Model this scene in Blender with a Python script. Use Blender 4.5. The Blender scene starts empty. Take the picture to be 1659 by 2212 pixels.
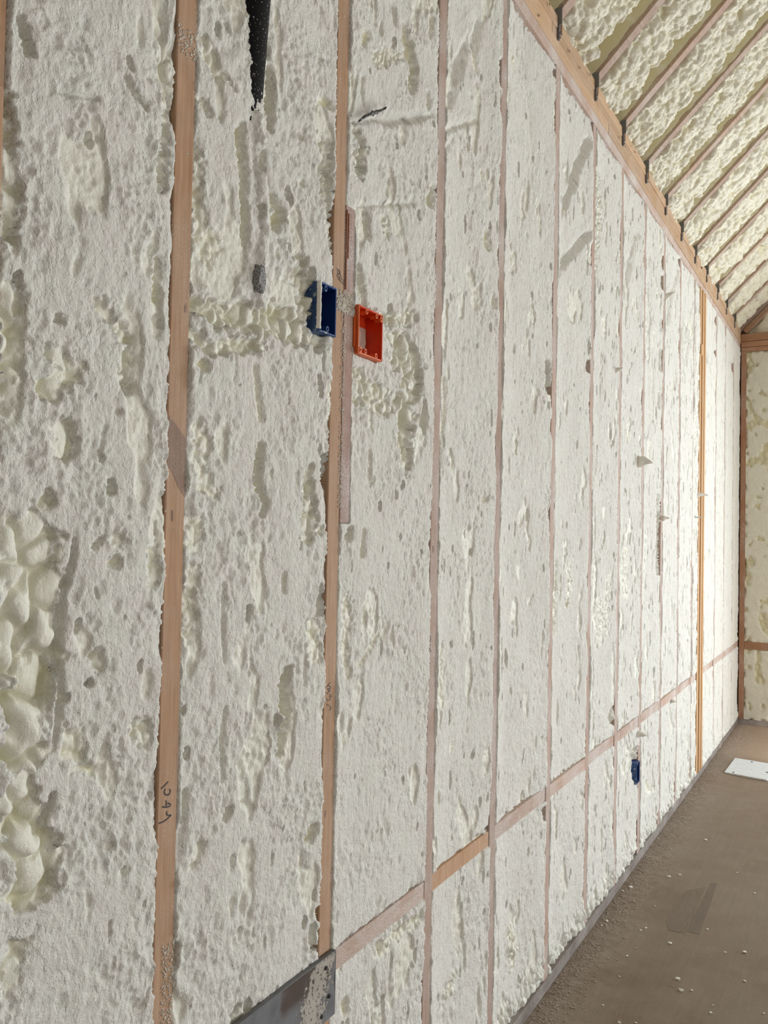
import bpy, bmesh, math, random
import numpy as np
from mathutils import Matrix, Vector

S = bpy.context.scene
COL = S.collection
random.seed(7)
RNG = np.random.default_rng(11)

# ------------------------------------------------------------------ camera
IMW, IMH = 1659, 2212
YAW, PITCH, ROLL, FPX, CX, CZ = 0.52119, 0.02557, 0.01936, 1814.49, 0.84532, 1.3926
_F = np.array([-math.sin(YAW)*math.cos(PITCH), math.cos(YAW)*math.cos(PITCH), math.sin(PITCH)])
_R = np.array([math.cos(YAW), math.sin(YAW), 0.0])
_U = np.cross(_R, _F)
_c, _s = math.cos(ROLL), math.sin(ROLL)
_R, _U = _c*_R + _s*_U, -_s*_R + _c*_U
CAMP = np.array([CX, 0.0, CZ])
cam_d = bpy.data.cameras.new('camera')
cam = bpy.data.objects.new('camera', cam_d)
COL.objects.link(cam)
cam_d.sensor_fit = 'AUTO'
cam_d.sensor_width = 36
cam_d.lens = 36*FPX/IMH
cam_d.clip_start = 0.02
m = Matrix.Identity(4)
for i in range(3):
    m[i][0], m[i][1], m[i][2], m[i][3] = _R[i], _U[i], -_F[i], CAMP[i]
cam.matrix_world = m
S.camera = cam

# ------------------------------------------------------------------ light
S.view_settings.view_transform = 'Standard'
S.view_settings.look = 'None'
S.view_settings.gamma = 1
S.view_settings.use_curve_mapping = False
S.view_settings.exposure = 0.86

world = bpy.data.worlds.new('daylight')
S.world = world
world.use_nodes = True
bg = world.node_tree.nodes['Background']
bg.inputs[0].default_value = (0.80, 0.90, 1.0, 1)
bg.inputs[1].default_value = .4


def area(name, loc, aim, sx, sy, power, col):
    d = bpy.data.lights.new(name, 'AREA')
    d.shape = 'RECTANGLE'
    d.size, d.size_y = sx, sy
    d.energy = power
    d.color = col
    o = bpy.data.objects.new(name, d)
    COL.objects.link(o)
    o.location = loc
    o.rotation_euler = Vector(aim).to_track_quat('-Z', 'Y').to_euler()
    return o


RX, YB, YE = 5.0, -3.6, 6.93           # right wall, back wall, far wall
area('patio_daylight', (RX+0.05, 5.5, 1.10), (-1, 0, 0), 2.0, 2.1, 56, (0.85, 0.94, 1.0))
area('far_window_daylight', (2.666, YE+0.16, 1.40), (0, -1, 0), 1.95, 1.96, 112, (0.87, 0.945, 1.0))
area('side_fill_light', (RX+0.05, 1.2, 1.05), (-1, 0, 0), 2.6, 1.2, 30, (0.97, 0.97, 0.97))  # unseen fill, added to brighten the near bays
sun_d = bpy.data.lights.new('sun', 'SUN')
sun_d.energy = 5.0
sun_d.angle = math.radians(2.5)
sun_d.color = (1.0, 0.96, 0.90)
sun = bpy.data.objects.new('sun', sun_d)
COL.objects.link(sun)
sun.location = (9, 7, 6)
sun.rotation_euler = Vector((-0.9, 0.25, -0.394)).to_track_quat('-Z', 'Y').to_euler()


# ------------------------------------------------------------------ numpy noise
def _h(ix, iy, seed):
    a = (ix.astype(np.int64)*374761393 + iy.astype(np.int64)*668265263 + seed*982451653) & 0xFFFFFFFF
    a = ((a ^ (a >> 13))*1274126177) & 0xFFFFFFFF
    a = ((a ^ (a >> 16))*2246822519) & 0xFFFFFFFF
    return (a ^ (a >> 15)) & 0xFFFFFFFF


def perlin(x, y, seed=0):
    x0 = np.floor(x); y0 = np.floor(y)
    fx = x-x0; fy = y-y0
    ux = fx*fx*fx*(fx*(fx*6-15)+10); uy = fy*fy*fy*(fy*(fy*6-15)+10)
    ix = x0.astype(np.int64); iy = y0.astype(np.int64)
    def g(a, b):
        t = _h(ix+a, iy+b, seed)*(2*math.pi/4294967296.0)
        return np.cos(t)*(fx-a) + np.sin(t)*(fy-b)
    n0 = g(0, 0)*(1-ux) + g(1, 0)*ux
    n1 = g(0, 1)*(1-ux) + g(1, 1)*ux
    return 1.4*(n0*(1-uy) + n1*uy)


def fbm(x, y, seed=0, o=3, gain=.5):
    t = 0; a = 1
    for k in range(o):
        t = t + a*perlin(x*2**k + 17.3*k, y*2**k + 9.1*k, seed+k*13)
        a *= gain
    return t


def worley(x, y, seed=0, jit=.9):
    x0 = np.floor(x).astype(np.int64); y0 = np.floor(y).astype(np.int64)
    f1 = np.full(x.shape, 9.0); f2 = f1.copy(); cid = np.zeros(x.shape)
    for a in (-1, 0, 1):
        for b in (-1, 0, 1):
            cx, cy = x0+a, y0+b
            h1 = _h(cx, cy, seed); h2 = _h(cx, cy, seed+71)
            px = cx + .5 + jit*((h1 & 0xFFFF)/65535.0-.5)
            py = cy + .5 + jit*((h2 & 0xFFFF)/65535.0-.5)
            d = np.hypot(x-px, y-py)
            n = d < f1
            f2 = np.where(n, f1, np.minimum(f2, d))
            cid = np.where(n, (h1 >> 8 & 0xFFFF)/65535.0, cid)
            f1 = np.where(n, d, f1)
    return f1, f2, cid


def smooth(a, b, x):
    t = np.clip((x-a)/(b-a), 0, 1)
    return t*t*(3-2*t)


def bubbles(x, y, sc, seed):
    """domed lobes with creases between them, 0..1"""
    wx = x/sc + .35*perlin(x/sc*1.3, y/sc*1.3, seed+5)
    wy = y/sc*.85 + .35*perlin(x/sc*1.3+40, y/sc*1.3, seed+6)
    f1, f2, c = worley(wx, wy, seed)
    return np.sqrt(np.clip(1-(f1/.80)**2, 0, 1))*(.55+.45*c)*(.55+.45*smooth(0, .28, f2-f1))


# ------------------------------------------------------------------ wall points from photo pixels
def ray(px, py):
    return _R*(px-IMW/2)/FPX - _U*(py-IMH/2)/FPX + _F


def on_wall(px, py, x=0.0):
    d = ray(px, py)
    t = (x-CX)/d[0]
    p = CAMP + t*d
    return p[1], p[2]


def on_floor(px, py):
    d = ray(px, py)
    t = -CZ/d[2]
    p = CAMP + t*d
    return p[0], p[1]


# ------------------------------------------------------------------ object helpers
def link(o, parent=None):
    COL.objects.link(o)
    if parent is not None:
        o.parent = parent
    return o


def mesh_obj(name, me, mat, parent=None):
    if mat is not None:
        me.materials.append(mat)
    return link(bpy.data.objects.new(name, me), parent)


def bm_obj(name, bm, mat, parent=None, flat=True):
    me = bpy.data.meshes.new(name)
    bm.normal_update()
    bm.to_mesh(me)
    bm.free()
    if not flat:
        for p in me.polygons:
            p.use_smooth = True
    return mesh_obj(name, me, mat, parent)


def empty(name, loc):
    o = bpy.data.objects.new(name, None)
    o.empty_display_size = .05
    o.location = loc
    return link(o)


def tag(o, label=None, cat=None, group=None, kind=None):
    if label: o['label'] = label
    if cat: o['category'] = cat
    if group: o['group'] = group
    if kind: o['kind'] = kind
    return o


def add_box(bm, lo, hi, bev=0.0, mat=None):
    r = bmesh.ops.create_cube(bm, size=1.0)
    vs = r['verts']
    for v in vs:
        v.co = Vector([(lo[i]+hi[i])/2 + v.co[i]*(hi[i]-lo[i]) for i in range(3)])
    if mat is not None:
        bmesh.ops.transform(bm, matrix=mat, verts=vs)
    if bev > 0:
        es = list({e for v in vs for e in v.link_edges})
        bmesh.ops.bevel(bm, geom=es, offset=bev, segments=1, affect='EDGES', profile=.5)


def box(name, lo, hi, mat, parent=None, bev=.0015):
    bm = bmesh.new()
    add_box(bm, lo, hi, bev)
    return bm_obj(name, bm, mat, parent)


def grid_mesh(name, P, skin=None):
    """P: (n,m,3) array of points -> quad grid mesh"""
    n, m_ = P.shape[:2]
    me = bpy.data.meshes.new(name)
    nv = n*m_
    me.vertices.add(nv)
    me.vertices.foreach_set('co', P.reshape(-1).astype(np.float32))
    idx = np.arange(nv).reshape(n, m_)
    q = np.stack([idx[:-1, :-1], idx[:-1, 1:], idx[1:, 1:], idx[1:, :-1]], -1).reshape(-1)
    nf = (n-1)*(m_-1)
    me.loops.add(nf*4)
    me.loops.foreach_set('vertex_index', q.astype(np.int32))
    me.polygons.add(nf)
    me.polygons.foreach_set('loop_start', (np.arange(nf)*4).astype(np.int32))
    me.polygons.foreach_set('use_smooth', np.ones(nf, bool))
    me.update(calc_edges=True)
    if skin is not None:
        a = me.attributes.new('skin', 'FLOAT', 'POINT')
        a.data.foreach_set('value', skin.reshape(-1).astype(np.float32))
    return me


def ribbon(bm, pts, w, nrm=Vector((1, 0, 0))):
    """flat ink stroke: pts = list of Vectors in the plane with normal nrm"""
    L = []
    for i, p in enumerate(pts):
        d = (pts[min(i+1, len(pts)-1)] - pts[max(i-1, 0)]).normalized()
        s = nrm.cross(d).normalized()*w/2*(.9+.2*random.random())
        L.append((bm.verts.new(p+s), bm.verts.new(p-s)))
    for a, b in zip(L, L[1:]):
        bm.faces.new((a[0], a[1], b[1], b[0]))


# ------------------------------------------------------------------ materials
def new_mat(name):
    mt = bpy.data.materials.new(name)
    mt.use_nodes = True
    nt = mt.node_tree
    b = nt.nodes['Principled BSDF']
    return mt, nt, b


def nd(nt, kind, **kw):
    n = nt.nodes.new(kind)
    for k, v in kw.items():
        if hasattr(n, k):
            setattr(n, k, v)
        else:
            n.inputs[k.replace('_', ' ')].default_value = v
    return n


def noise(nt, vec, scale, detail=3, rough=.55):
    n = nd(nt, 'ShaderNodeTexNoise', Scale=scale, Detail=detail, Roughness=rough)
    nt.links.new(vec, n.inputs['Vector'])
    return n.outputs['Fac']


def ramp(nt, fac, stops):
    r = nt.nodes.new('ShaderNodeValToRGB')
    el = r.color_ramp.elements
    while len(el) < len(stops):
        el.new(.5)
    for e, (p, c) in zip(el, stops):
        e.position = p
        e.color = (*c, 1) if len(c) == 3 else c
    nt.links.new(fac, r.inputs[0])
    return r.outputs[0]


def mix(nt, fac, a, b, mode='MIX'):
    n = nt.nodes.new('ShaderNodeMix')
    n.data_type = 'RGBA'
    n.blend_type = mode
    for sock, v in ((n.inputs[0], fac), (n.inputs[6], a), (n.inputs[7], b)):
        if isinstance(v, (int, float)):
            sock.default_value = v
        elif isinstance(v, tuple):
            sock.default_value = (*v, 1)
        else:
            nt.links.new(v, sock)
    return n.outputs[2]


def mth(nt, op, a, b=None, clamp=False):
    n = nt.nodes.new('ShaderNodeMath')
    n.operation = op
    n.use_clamp = clamp
    for i, v in enumerate((a, b)):
        if v is None: continue
        if isinstance(v, (int, float)): n.inputs[i].default_value = v
        else: nt.links.new(v, n.inputs[i])
    return n.outputs[0]


def objvec(nt, scale=(1, 1, 1), rot=(0, 0, 0), loc=(0, 0, 0)):
    tc = nt.nodes.new('ShaderNodeTexCoord')
    mp = nt.nodes.new('ShaderNodeMapping')
    mp.inputs['Scale'].default_value = scale
    mp.inputs['Rotation'].default_value = rot
    mp.inputs['Location'].default_value = loc
    nt.links.new(tc.outputs['Object'], mp.inputs[0])
    return mp.outputs[0]


def bump(nt, b, h, dist, strength=1.0):
    n = nd(nt, 'ShaderNodeBump', Strength=strength, Distance=dist)
    nt.links.new(h, n.inputs['Height'])
    nt.links.new(n.outputs[0], b.inputs['Normal'])


def foam_mat(name, shaved, skin, dusty, rough_skin=.38):
    mt, nt, b = new_mat(name)
    v = objvec(nt)
    at = nd(nt, 'ShaderNodeAttribute', attribute_name='skin')
    n1 = noise(nt, v, 14, 4)
    n2 = noise(nt, v, 90, 3)
    shv = mix(nt, ramp(nt, n1, [(.40, (0, 0, 0)), (.62, (1, 1, 1))]), shaved, dusty)
    shv = mix(nt, ramp(nt, n2, [(.30, (.90,)*3), (.55, (1.0,)*3)]), (0, 0, 0), shv)
    deep = tuple(k*q for k, q in zip(skin, (.83, .80, .66)))  # olive skin darkened in holes and creases, shade put into the colour
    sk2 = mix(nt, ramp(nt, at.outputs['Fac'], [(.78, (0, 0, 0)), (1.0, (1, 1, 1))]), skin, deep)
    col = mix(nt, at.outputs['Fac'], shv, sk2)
    nt.links.new(col, b.inputs['Base Color'])
    ro = mth(nt, 'MULTIPLY_ADD', at.outputs['Fac'], rough_skin-.85)
    ro.node.inputs[2].default_value = .85
    nt.links.new(ro, b.inputs['Roughness'])
    b.inputs['Specular IOR Level'].default_value = .35
    g1 = noise(nt, objvec(nt, (1, 1, .75)), 230, 4, .65)
    g2 = noise(nt, v, 900, 2, .6)
    pit = ramp(nt, noise(nt, objvec(nt, (1, 1, .7)), 120, 2, .5), [(.34, (0, 0, 0)), (.46, (1, 1, 1))])
    hh = mth(nt, 'ADD', mth(nt, 'ADD', g1, mth(nt, 'MULTIPLY', g2, .35)), mth(nt, 'MULTIPLY', pit, .30))
    inv = mth(nt, 'MULTIPLY_ADD', at.outputs['Fac'], -.85)
    inv.node.inputs[2].default_value = 1.0
    n = nd(nt, 'ShaderNodeBump', Distance=.0050, Strength=.8)
    nt.links.new(mth(nt, 'MULTIPLY', hh, inv), n.inputs['Height'])
    nt.links.new(n.outputs[0], b.inputs['Normal'])
    return mt


def wood_mat(name, base, dark, axis='z', dust=.25, dustcol=(.74, .70, .66), rough=.75):
    mt, nt, b = new_mat(name)
    sc = {'x': (1.5, 45, 45), 'y': (45, 1.5, 45), 'z': (45, 45, 1.5)}[axis]
    if axis == 'slope':
        pass
    v = objvec(nt, sc)
    vr = objvec(nt)
    oi = nt.nodes.new('ShaderNodeObjectInfo')
    grain = noise(nt, v, 2.2, 4, .6)
    fine = noise(nt, v, 9, 2, .6)
    c = mix(nt, ramp(nt, grain, [(.33, (0, 0, 0)), (.68, (1, 1, 1))]), dark, base)
    c = mix(nt, ramp(nt, fine, [(.35, (.82,)*3), (.6, (1.,)*3)]), (0, 0, 0), c)
    hv = nd(nt, 'ShaderNodeHueSaturation')
    val = mth(nt, 'MULTIPLY_ADD', oi.outputs['Random'], .22)
    val.node.inputs[2].default_value = .89
    nt.links.new(val, hv.inputs['Value'])
    nt.links.new(c, hv.inputs['Color'])
    c = hv.outputs[0]
    # foam dust and overspray flecks
    big = noise(nt, vr, 7, 3)
    sm = noise(nt, vr, 420, 2, .5)
    fl = mth(nt, 'ADD', sm, mth(nt, 'MULTIPLY', big, .45))
    thr = .97 - dust*.32
    f = ramp(nt, fl, [(thr-.05, (0, 0, 0)), (min(thr+.05, 1), (1, 1, 1))])
    haze = ramp(nt, mth(nt, 'ADD', big, mth(nt, 'MULTIPLY', noise(nt, vr, 60, 3), .3)),
                [(.48, (0, 0, 0)), (.95, (dust*1.5,)*3)])
    c = mix(nt, haze, c, dustcol)
    c = mix(nt, f, c, tuple(min(1, k*1.08) for k in dustcol))
    nt.links.new(c, b.inputs['Base Color'])
    b.inputs['Roughness'].default_value = rough
    b.inputs['Specular IOR Level'].default_value = .25
    bump(nt, b, mth(nt, 'ADD', grain, f), .0008, .7)
    return mt


def plain_mat(name, col, rough=.5, metal=0.0, speck=None, speck_thr=.66, scale=300, bmp=.0):
    mt, nt, b = new_mat(name)
    v = objvec(nt)
    n = noise(nt, v, 40, 3)
    c = mix(nt, ramp(nt, n, [(.3, (.88,)*3), (.7, (1.,)*3)]), (0, 0, 0), tuple(col))
    if speck:
        f = ramp(nt, noise(nt, v, scale, 3, .65), [(speck_thr, (0, 0, 0)), (speck_thr+.05, (1, 1, 1))])
        c = mix(nt, f, c, speck)
    nt.links.new(c, b.inputs['Base Color'])
    b.inputs['Roughness'].default_value = rough
    b.inputs['Metallic'].default_value = metal
    if bmp:
        bump(nt, b, noise(nt, v, scale, 3), bmp, .6)
    return mt


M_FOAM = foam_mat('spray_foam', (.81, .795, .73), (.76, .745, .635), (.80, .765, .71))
M_CEIL = foam_mat('spray_foam_roof', (.74, .70, .58), (.74, .695, .545), (.76, .72, .62), .32)
M_STUD = wood_mat('stud_wood', (.53, .325, .20), (.43, .25, .14), 'z', .10)
M_STUDP = wood_mat('dusty_stud_wood', (.46, .315, .245), (.38, .25, .19), 'z', .36, (.62, .56, .53))
M_PLATE = wood_mat('plate_wood', (.60, .405, .25), (.50, .31, .175), 'y', .10)
M_PLATEP = wood_mat('dusty_plate_wood', (.53, .36, .275), (.46, .30, .22), 'y', .5, (.66, .60, .57))
M_POST = wood_mat('fresh_post_wood', (.66, .43, .23), (.50, .28, .13), 'z', .03)
M_FAR = wood_mat('far_wall_wood', (.40, .20, .11), (.33, .155, .08), 'z', .10)
M_FARX = wood_mat('far_wall_plate_wood', (.44, .235, .125), (.34, .17, .085), 'x', .08)
M_SILL = wood_mat('grey_sill_wood', (.25, .205, .18), (.18, .145, .125), 'y', .35, (.42, .38, .35))
M_SISTER = wood_mat('reddish_wood', (.42, .25, .195), (.31, .165, .12), 'z', .35, (.66, .60, .58))
M_STAIN = wood_mat('stained_wood', (.31, .20, .145), (.24, .15, .105), 'z', .08)
M_INK = plain_mat('marker_ink', (.035, .032, .035), .7)
M_CRUMB = plain_mat('foam_crumb', (.78, .74, .66), .8)
M_DIRTCRUMB = plain_mat('dirty_foam_crumb', (.40, .33, .27), .9)
M_SPECK = plain_mat('pale_foam_speck', (.44, .38, .31), .8)
M_SHEATH = plain_mat('sheathing', (.28, .17, .10), .9)


# ------------------------------------------------------------------ floor
def floor_mat():
    mt, nt, b = new_mat('dusty_subfloor')
    v = objvec(nt)
    n1 = noise(nt, v, 1.6, 4, .6)
    n2 = noise(nt, v, 9, 4, .6)
    n3 = noise(nt, objvec(nt, (60, 3, 1)), 1.5, 3)
    c = ramp(nt, n1, [(.35, (.165, .112, .070)), (.50, (.20, .148, .10)), (.66, (.215, .165, .118))])
    c = mix(nt, ramp(nt, n2, [(.45, (0, 0, 0)), (.75, (.30,)*3)]), c, (.30, .235, .175))
    c = mix(nt, ramp(nt, n3, [(.30, (.88,)*3), (.7, (1.0,)*3)]), (0, 0, 0), c)
    # paler dust towards the foot of the insulated wall
    tc = nt.nodes.new('ShaderNodeTexCoord')
    sp = nt.nodes.new('ShaderNodeSeparateXYZ')
    nt.links.new(tc.outputs['Object'], sp.inputs[0])
    near = mth(nt, 'MULTIPLY_ADD', sp.outputs[0], -4.5)
    near.node.inputs[2].default_value = .95
    near.node.use_clamp = True
    dn = mth(nt, 'MULTIPLY', near, ramp(nt, noise(nt, v, 25, 4), [(.35, (.1,)*3), (.7, (.85,)*3)]), True)
    c = mix(nt, dn, c, (.34, .28, .235))
    # far end: redder boards
    far = mth(nt, 'MULTIPLY_ADD', sp.outputs[1], .5)
    far.node.inputs[2].default_value = -2.4
    far.node.use_clamp = True
    c = mix(nt, mth(nt, 'MULTIPLY', far, .45), c, (.33, .235, .18))
    # fine white foam specks
    sk = ramp(nt, noise(nt, v, 160, 2, .5), [(.735, (0, 0, 0)), (.76, (1, 1, 1))])
    c = mix(nt, mth(nt, 'MULTIPLY', sk, .7), c, (.55, .49, .42))
    nt.links.new(c, b.inputs['Base Color'])
    b.inputs['Roughness'].default_value = .62
    b.inputs['Specular IOR Level'].default_value = .3
    bump(nt, b, mth(nt, 'ADD', noise(nt, v, 120, 3), sk), .0015, .6)
    return mt


M_FLOOR = floor_mat()
floor = box('floor', (-.2, YB, -.06), (RX+.1, YE+.1, -.021), M_SHEATH, None, 0)
floor['kind'] = 'structure'
ys = [YB, -1.16, 1.70, 5.36, YE+.1]
for i in range(len(ys)-1):
    for a, b_ in ((-.18, 1.2), (1.2, 2.42), (2.42, 3.64), (3.64, RX+.1)):
        box('subfloor_sheet', (a+.0003, ys[i]+.0003, -.021), (b_-.0003, ys[i+1]-.0003, 0), M_FLOOR, floor, .0004)

# stencil mark worn into the boards
M_MARK = wood_mat('floor_stain', (.178, .135, .095), (.155, .118, .084), 'y', .1, (.25, .2, .17))
def stain(px, name, mat, zz=.0006):
    bm = bmesh.new()
    bm.faces.new([bm.verts.new((*on_floor(x, y), zz)) for x, y in px])
    o = bm_obj(name, bm, mat, floor)
    return o
stain([(1510, 2019), (1484, 2012), (1535, 1908), (1550, 1908)], 'tape_mark', M_MARK)
stain([(1478, 2016), (1445, 2010), (1438, 1992), (1480, 1925), (1526, 1915)], 'tape_mark', M_MARK)

# ------------------------------------------------------------------ left wall framing
ZP = 2.868
STUD = [.575, .8807, 1.2872, 1.7032, 2.0749, 2.5177, 2.9345, 3.3233, 3.7257, 4.1368, 4.5376, 4.9402]
STUD_FAR = [5.757, 6.16, 6.578]
POST = (5.123, 5.313)
HW = .019
wall = box('wall_left', (-.165, YB, 0), (-.142, YE+.1, 3.0), M_SHEATH, None, 0)
wall['kind'] = 'structure'
PROUD = {}
stud_objs = []
for i, s in enumerate(STUD + STUD_FAR):
    mt = M_STUD if i in (0, 1, 2) else M_STUDP
    x = 0.0 if i in (1, 2, 3) else random.uniform(-.001, .0015)
    stud_objs.append(box('stud', (-.14, s-HW, .038), (x, s+HW, ZP), mt, wall))
s0 = .575-.4064
while s0 > YB:
    box('stud', (-.14, s0-HW, .038), (0, s0+HW, ZP), M_STUD, wall)
    s0 -= .4064
n = 5
w = (POST[1]-POST[0])/n
for k in range(n):
    box('post_ply', (-.14, POST[0]+k*w+.0006, .038), ((0.004, .0, .006, .003, .007)[k], POST[0]+(k+1)*w-.0006, ZP), M_POST, wall, .002)
box('post_cap_block', (-.001, POST[0]-.012, 2.47), (.014, POST[0]+.058, 2.53), M_POST, wall)
box('bottom_plate', (-.14, YB, 0), (.003, YE, .038), M_SILL, wall)
zz = [ZP, 2.906, 2.943, 2.980]
for k in range(3):
    mt = (M_PLATEP, M_PLATE, M_PLATE)[k]
    cuts = ((YB, 1.9, 4.35, YE), (YB, 3.1, 5.6, YE), (YB, 2.45, 5.0, YE))[k]
    for a, b_ in zip(cuts, cuts[1:]):
        box('top_plate', (-.14, a+.0008, zz[k]), ((.001, .004, .002)[k]+random.uniform(-.001, .001), b_-.0008, zz[k]+.0375), mt, wall, .002)
edges = [s for s in STUD] + [POST[0]+.02] + STUD_FAR + [YE+.019]
for a, b_ in zip(edges, edges[1:]):
    if a > 1.0:
        box('rafter_block', (-.04, a+HW+.004, 2.980), (.006+random.uniform(-.003, .003), b_-HW-.004, 3.018), M_PLATE, wall, .002)
# blocking row
ZB0, ZB1 = .586, .625
allst = STUD + [POST[0]+HW]
blk = list(zip(STUD[2:-1], STUD[3:])) + [(STUD[-1], POST[0]+HW)] + list(zip([POST[1]-HW+.02] + STUD_FAR, STUD_FAR + [YE+.019]))
for i, (a, b_) in enumerate(blk):
    dz = random.uniform(-.004, .004)
    box('blocking', (-.14, a+HW+.001, ZB0+dz), (random.uniform(-.004, .001), b_-HW-.001, ZB1+dz), M_STUD if i == 1 else M_PLATEP, wall)
# sister block beside the second stud, carrying the orange box
_, szt = on_wall(757, 447)
_, szb = on_wall(745, 1130)
box('sister_block', (-.14, 1.3075, szb), (.0005, 1.3405, szt), M_SISTER, wall)
bm = bmesh.new()
for (a, zt, zb, wd) in ((1.3085, szt-.01, szt-.16, .004), (1.3150, szt-.015, szt-.10, .003)):
    add_box(bm, (.0005, a, zb), (.0022, a+wd, zt), .0006)
bm_obj('split_sliver', bm, wood_mat('split_wood', (.38, .15, .07), (.25, .09, .04), 'z', .02), wall)


# ------------------------------------------------------------------ foam relief read off the photo, anchored on the wall plane
FEATS = []
def F(kind, depth, *pts, sc=22):
    """pts: (px, py, r) along a chain, r in photo pixels; kept as wall coordinates"""
    P = []
    for x, y, r in pts:
        s, z = on_wall(x, y)
        s1, _ = on_wall(x+1, y); _, z1 = on_wall(x, y+1)
        P.append((s, z, r, abs(s1-s), abs(z1-z)))
    FEATS.append((kind, depth/1000.0, P, sc/1000.0))


def feature_field(Y, Z, ft, seed):
    kind, depth, P, sc = ft
    ks = np.mean([p[3] for p in P]); kz = np.mean([p[4] for p in P])
    d = np.full(Y.shape, 1e9)
    rm = max(p[2] for p in P)
    for i in range(len(P)):
        a = P[i]; b = P[min(i+1, len(P)-1)]
        ax, ay, bx, by = a[0]/ks, a[1]/kz, b[0]/ks, b[1]/kz
        qx, qy = Y/ks-ax, Z/kz-ay
        vx, vy = bx-ax, by-ay
        L = vx*vx+vy*vy
        t = np.clip((qx*vx+qy*vy)/L, 0, 1) if L > 0 else 0*qx
        d = np.minimum(d, np.hypot(qx-t*vx, qy-t*vy) - (a[2]*(1-t)+b[2]*t))
    return d, rm, ks, kz


# -- bay 0
F('lobe', 16, (40, 40, 8), (52, 80, 12), (58, 115, 10))
F('crack', 9, (125, 200, 3), (165, 207, 3), (205, 216, 4))
F('hole', 16, (268, 168, 4), (288, 205, 7), (312, 232, 7))
F('lobe', 16, (10, 200, 14), (14, 330, 20), (25, 420, 24), (18, 500, 20), sc=30)
F('lobe', 15, (346, 5, 16), (344, 60, 14), (358, 110, 16), (352, 160, 14), (356, 200, 14), (362, 250, 10), (352, 310, 7), (350, 370, 13), (346, 410, 10))
F('lobe', 12, (125, 690, 12)); F('lobe', 10, (215, 660, 18), (235, 690, 14)); F('lobe', 14, (265, 715, 22), (285, 740, 14))
F('lobe', 18, (285, 765, 18), (268, 800, 14), (278, 840, 12)); F('hole', 26, (272, 832, 8))
F('lobe', 14, (20, 640, 30), (30, 720, 26), (20, 800, 24), (15, 860, 22), sc=34)
F('lobe', 10, (120, 770, 28), (160, 800, 22), (110, 840, 30), sc=30)
F('lobe', 18, (135, 930, 26), (140, 970, 26), sc=38)
F('crack', 14, (166, 945, 3), (168, 975, 4), (140, 998, 3))
F('lobe', 22, (70, 1110, 40), (62, 1180, 66), (72, 1260, 72), (62, 1340, 70), (60, 1420, 66), (65, 1500, 58), (58, 1580, 52), (48, 1640, 40), sc=42)
F('crack', 20, (158, 1165, 3), (156, 1200, 4), (134, 1290, 5), (124, 1410, 5), (130, 1500, 4), (118, 1600, 4))
F('crack', 9, (226, 922, 2), (213, 980, 3), (222, 1000, 3))
F('hole', 10, (200, 1180, 7), (214, 1166, 6)); F('lobe', 7, (252, 1165, 18)); F('lobe', 8, (246, 1214, 15)); F('hole', 8, (255, 890, 7))
F('lobe', 12, (203, 1412, 13), (214, 1440, 13)); F('hole', 34, (190, 1475, 8))
F('lobe', 12, (300, 1575, 24), (322, 1600, 14), sc=18); F('hole', 12, (302, 1612, 6))
F('hole', 9, (175, 1655, 10), (205, 1668, 12)); F('crack', 22, (112, 1718, 5), (107, 1750, 6), (86, 1785, 6))
F('lobe', 16, (40, 1725, 52), (48, 1790, 44), (70, 1850, 46), (100, 1880, 40), (50, 1930, 40), sc=34)
F('lobe', 9, (238, 1830, 10)); F('lobe', 8, (265, 1880, 9)); F('crack', 10, (318, 2140, 4), (305, 2170, 4), (280, 2190, 3))
F('lobe', 7, (160, 1600, 30), (165, 1640, 22)); F('lobe', 9, (30, 2060, 30), (20, 2120, 26), sc=30)
F('lobe', 8, (340, 560, 10), (338, 640, 12), (336, 720, 10)); F('lobe', 6, (330, 1180, 12), (328, 1260, 14))
# -- bay 1
F('lobe', 13, (434, 215, 11), (446, 240, 11)); F('lobe', 12, (446, 92, 14), (458, 125, 20), (470, 160, 16), (498, 182, 5))
F('lobe', 8, (425, 330, 10), (430, 380, 13), (426, 420, 14), (432, 470, 17), (442, 515, 22), (450, 560, 20), (470, 520, 20), sc=16)
F('hole', 12, (487, 52, 4), (492, 70, 3))
F('hole', 22, (586, 145, 7), (585, 230, 8), (581, 280, 5))
F('hole', 13, (524, 268, 6), (516, 292, 11), (523, 350, 9), (527, 430, 9), (529, 500, 8), (532, 530, 5))
F('hole', 16, (590, 425, 8), (605, 460, 13), (592, 492, 8)); F('crack', 8, (568, 310, 2), (576, 380, 3), (582, 430, 3), (588, 500, 2))
for q in ((612, 120, 4), (692, 128, 6), (648, 293, 7), (630, 342, 3), (655, 395, 8), (600, 520, 4)): F('hole', 10, q)
F('hole', 10, (706, 222, 14)); F('lobe', 20, (703, 305, 13), (705, 360, 9), (708, 420, 9), (712, 500, 7), (714, 540, 4))
F('lobe', 22, (652, 555, 8), (648, 600, 18), (668, 612, 16), (660, 660, 20), (676, 680, 24), (684, 740, 18), sc=22)
F('lobe', 19, (425, 665, 16), (455, 660, 22), (480, 690, 30), (520, 685, 40), (560, 700, 36), (600, 690, 34), (640, 705, 32), (640, 745, 16), sc=24)
F('lobe', 15, (425, 730, 18), (455, 755, 16), (500, 745, 22), (560, 745, 16)); F('hole', 10, (437, 788, 15))
F('bump', 9, (556, 250, 8), (560, 330, 12), (567, 420, 14), (573, 500, 10), (562, 560, 11), (561, 640, 12), (560, 760, 10))
F('hole', 8, (566, 905, 7), (552, 790, 6)); F('hole', 18, (566, 962, 7), (560, 1000, 8), (556, 1040, 8), (572, 1085, 9), (566, 1112, 5))
F('lobe', 6, (430, 920, 13), (440, 965, 19), (430, 1010, 14), (455, 1060, 20)); F('hole', 60, (701, 985, 6), (702, 1040, 9), (708, 1050, 5))
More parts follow.
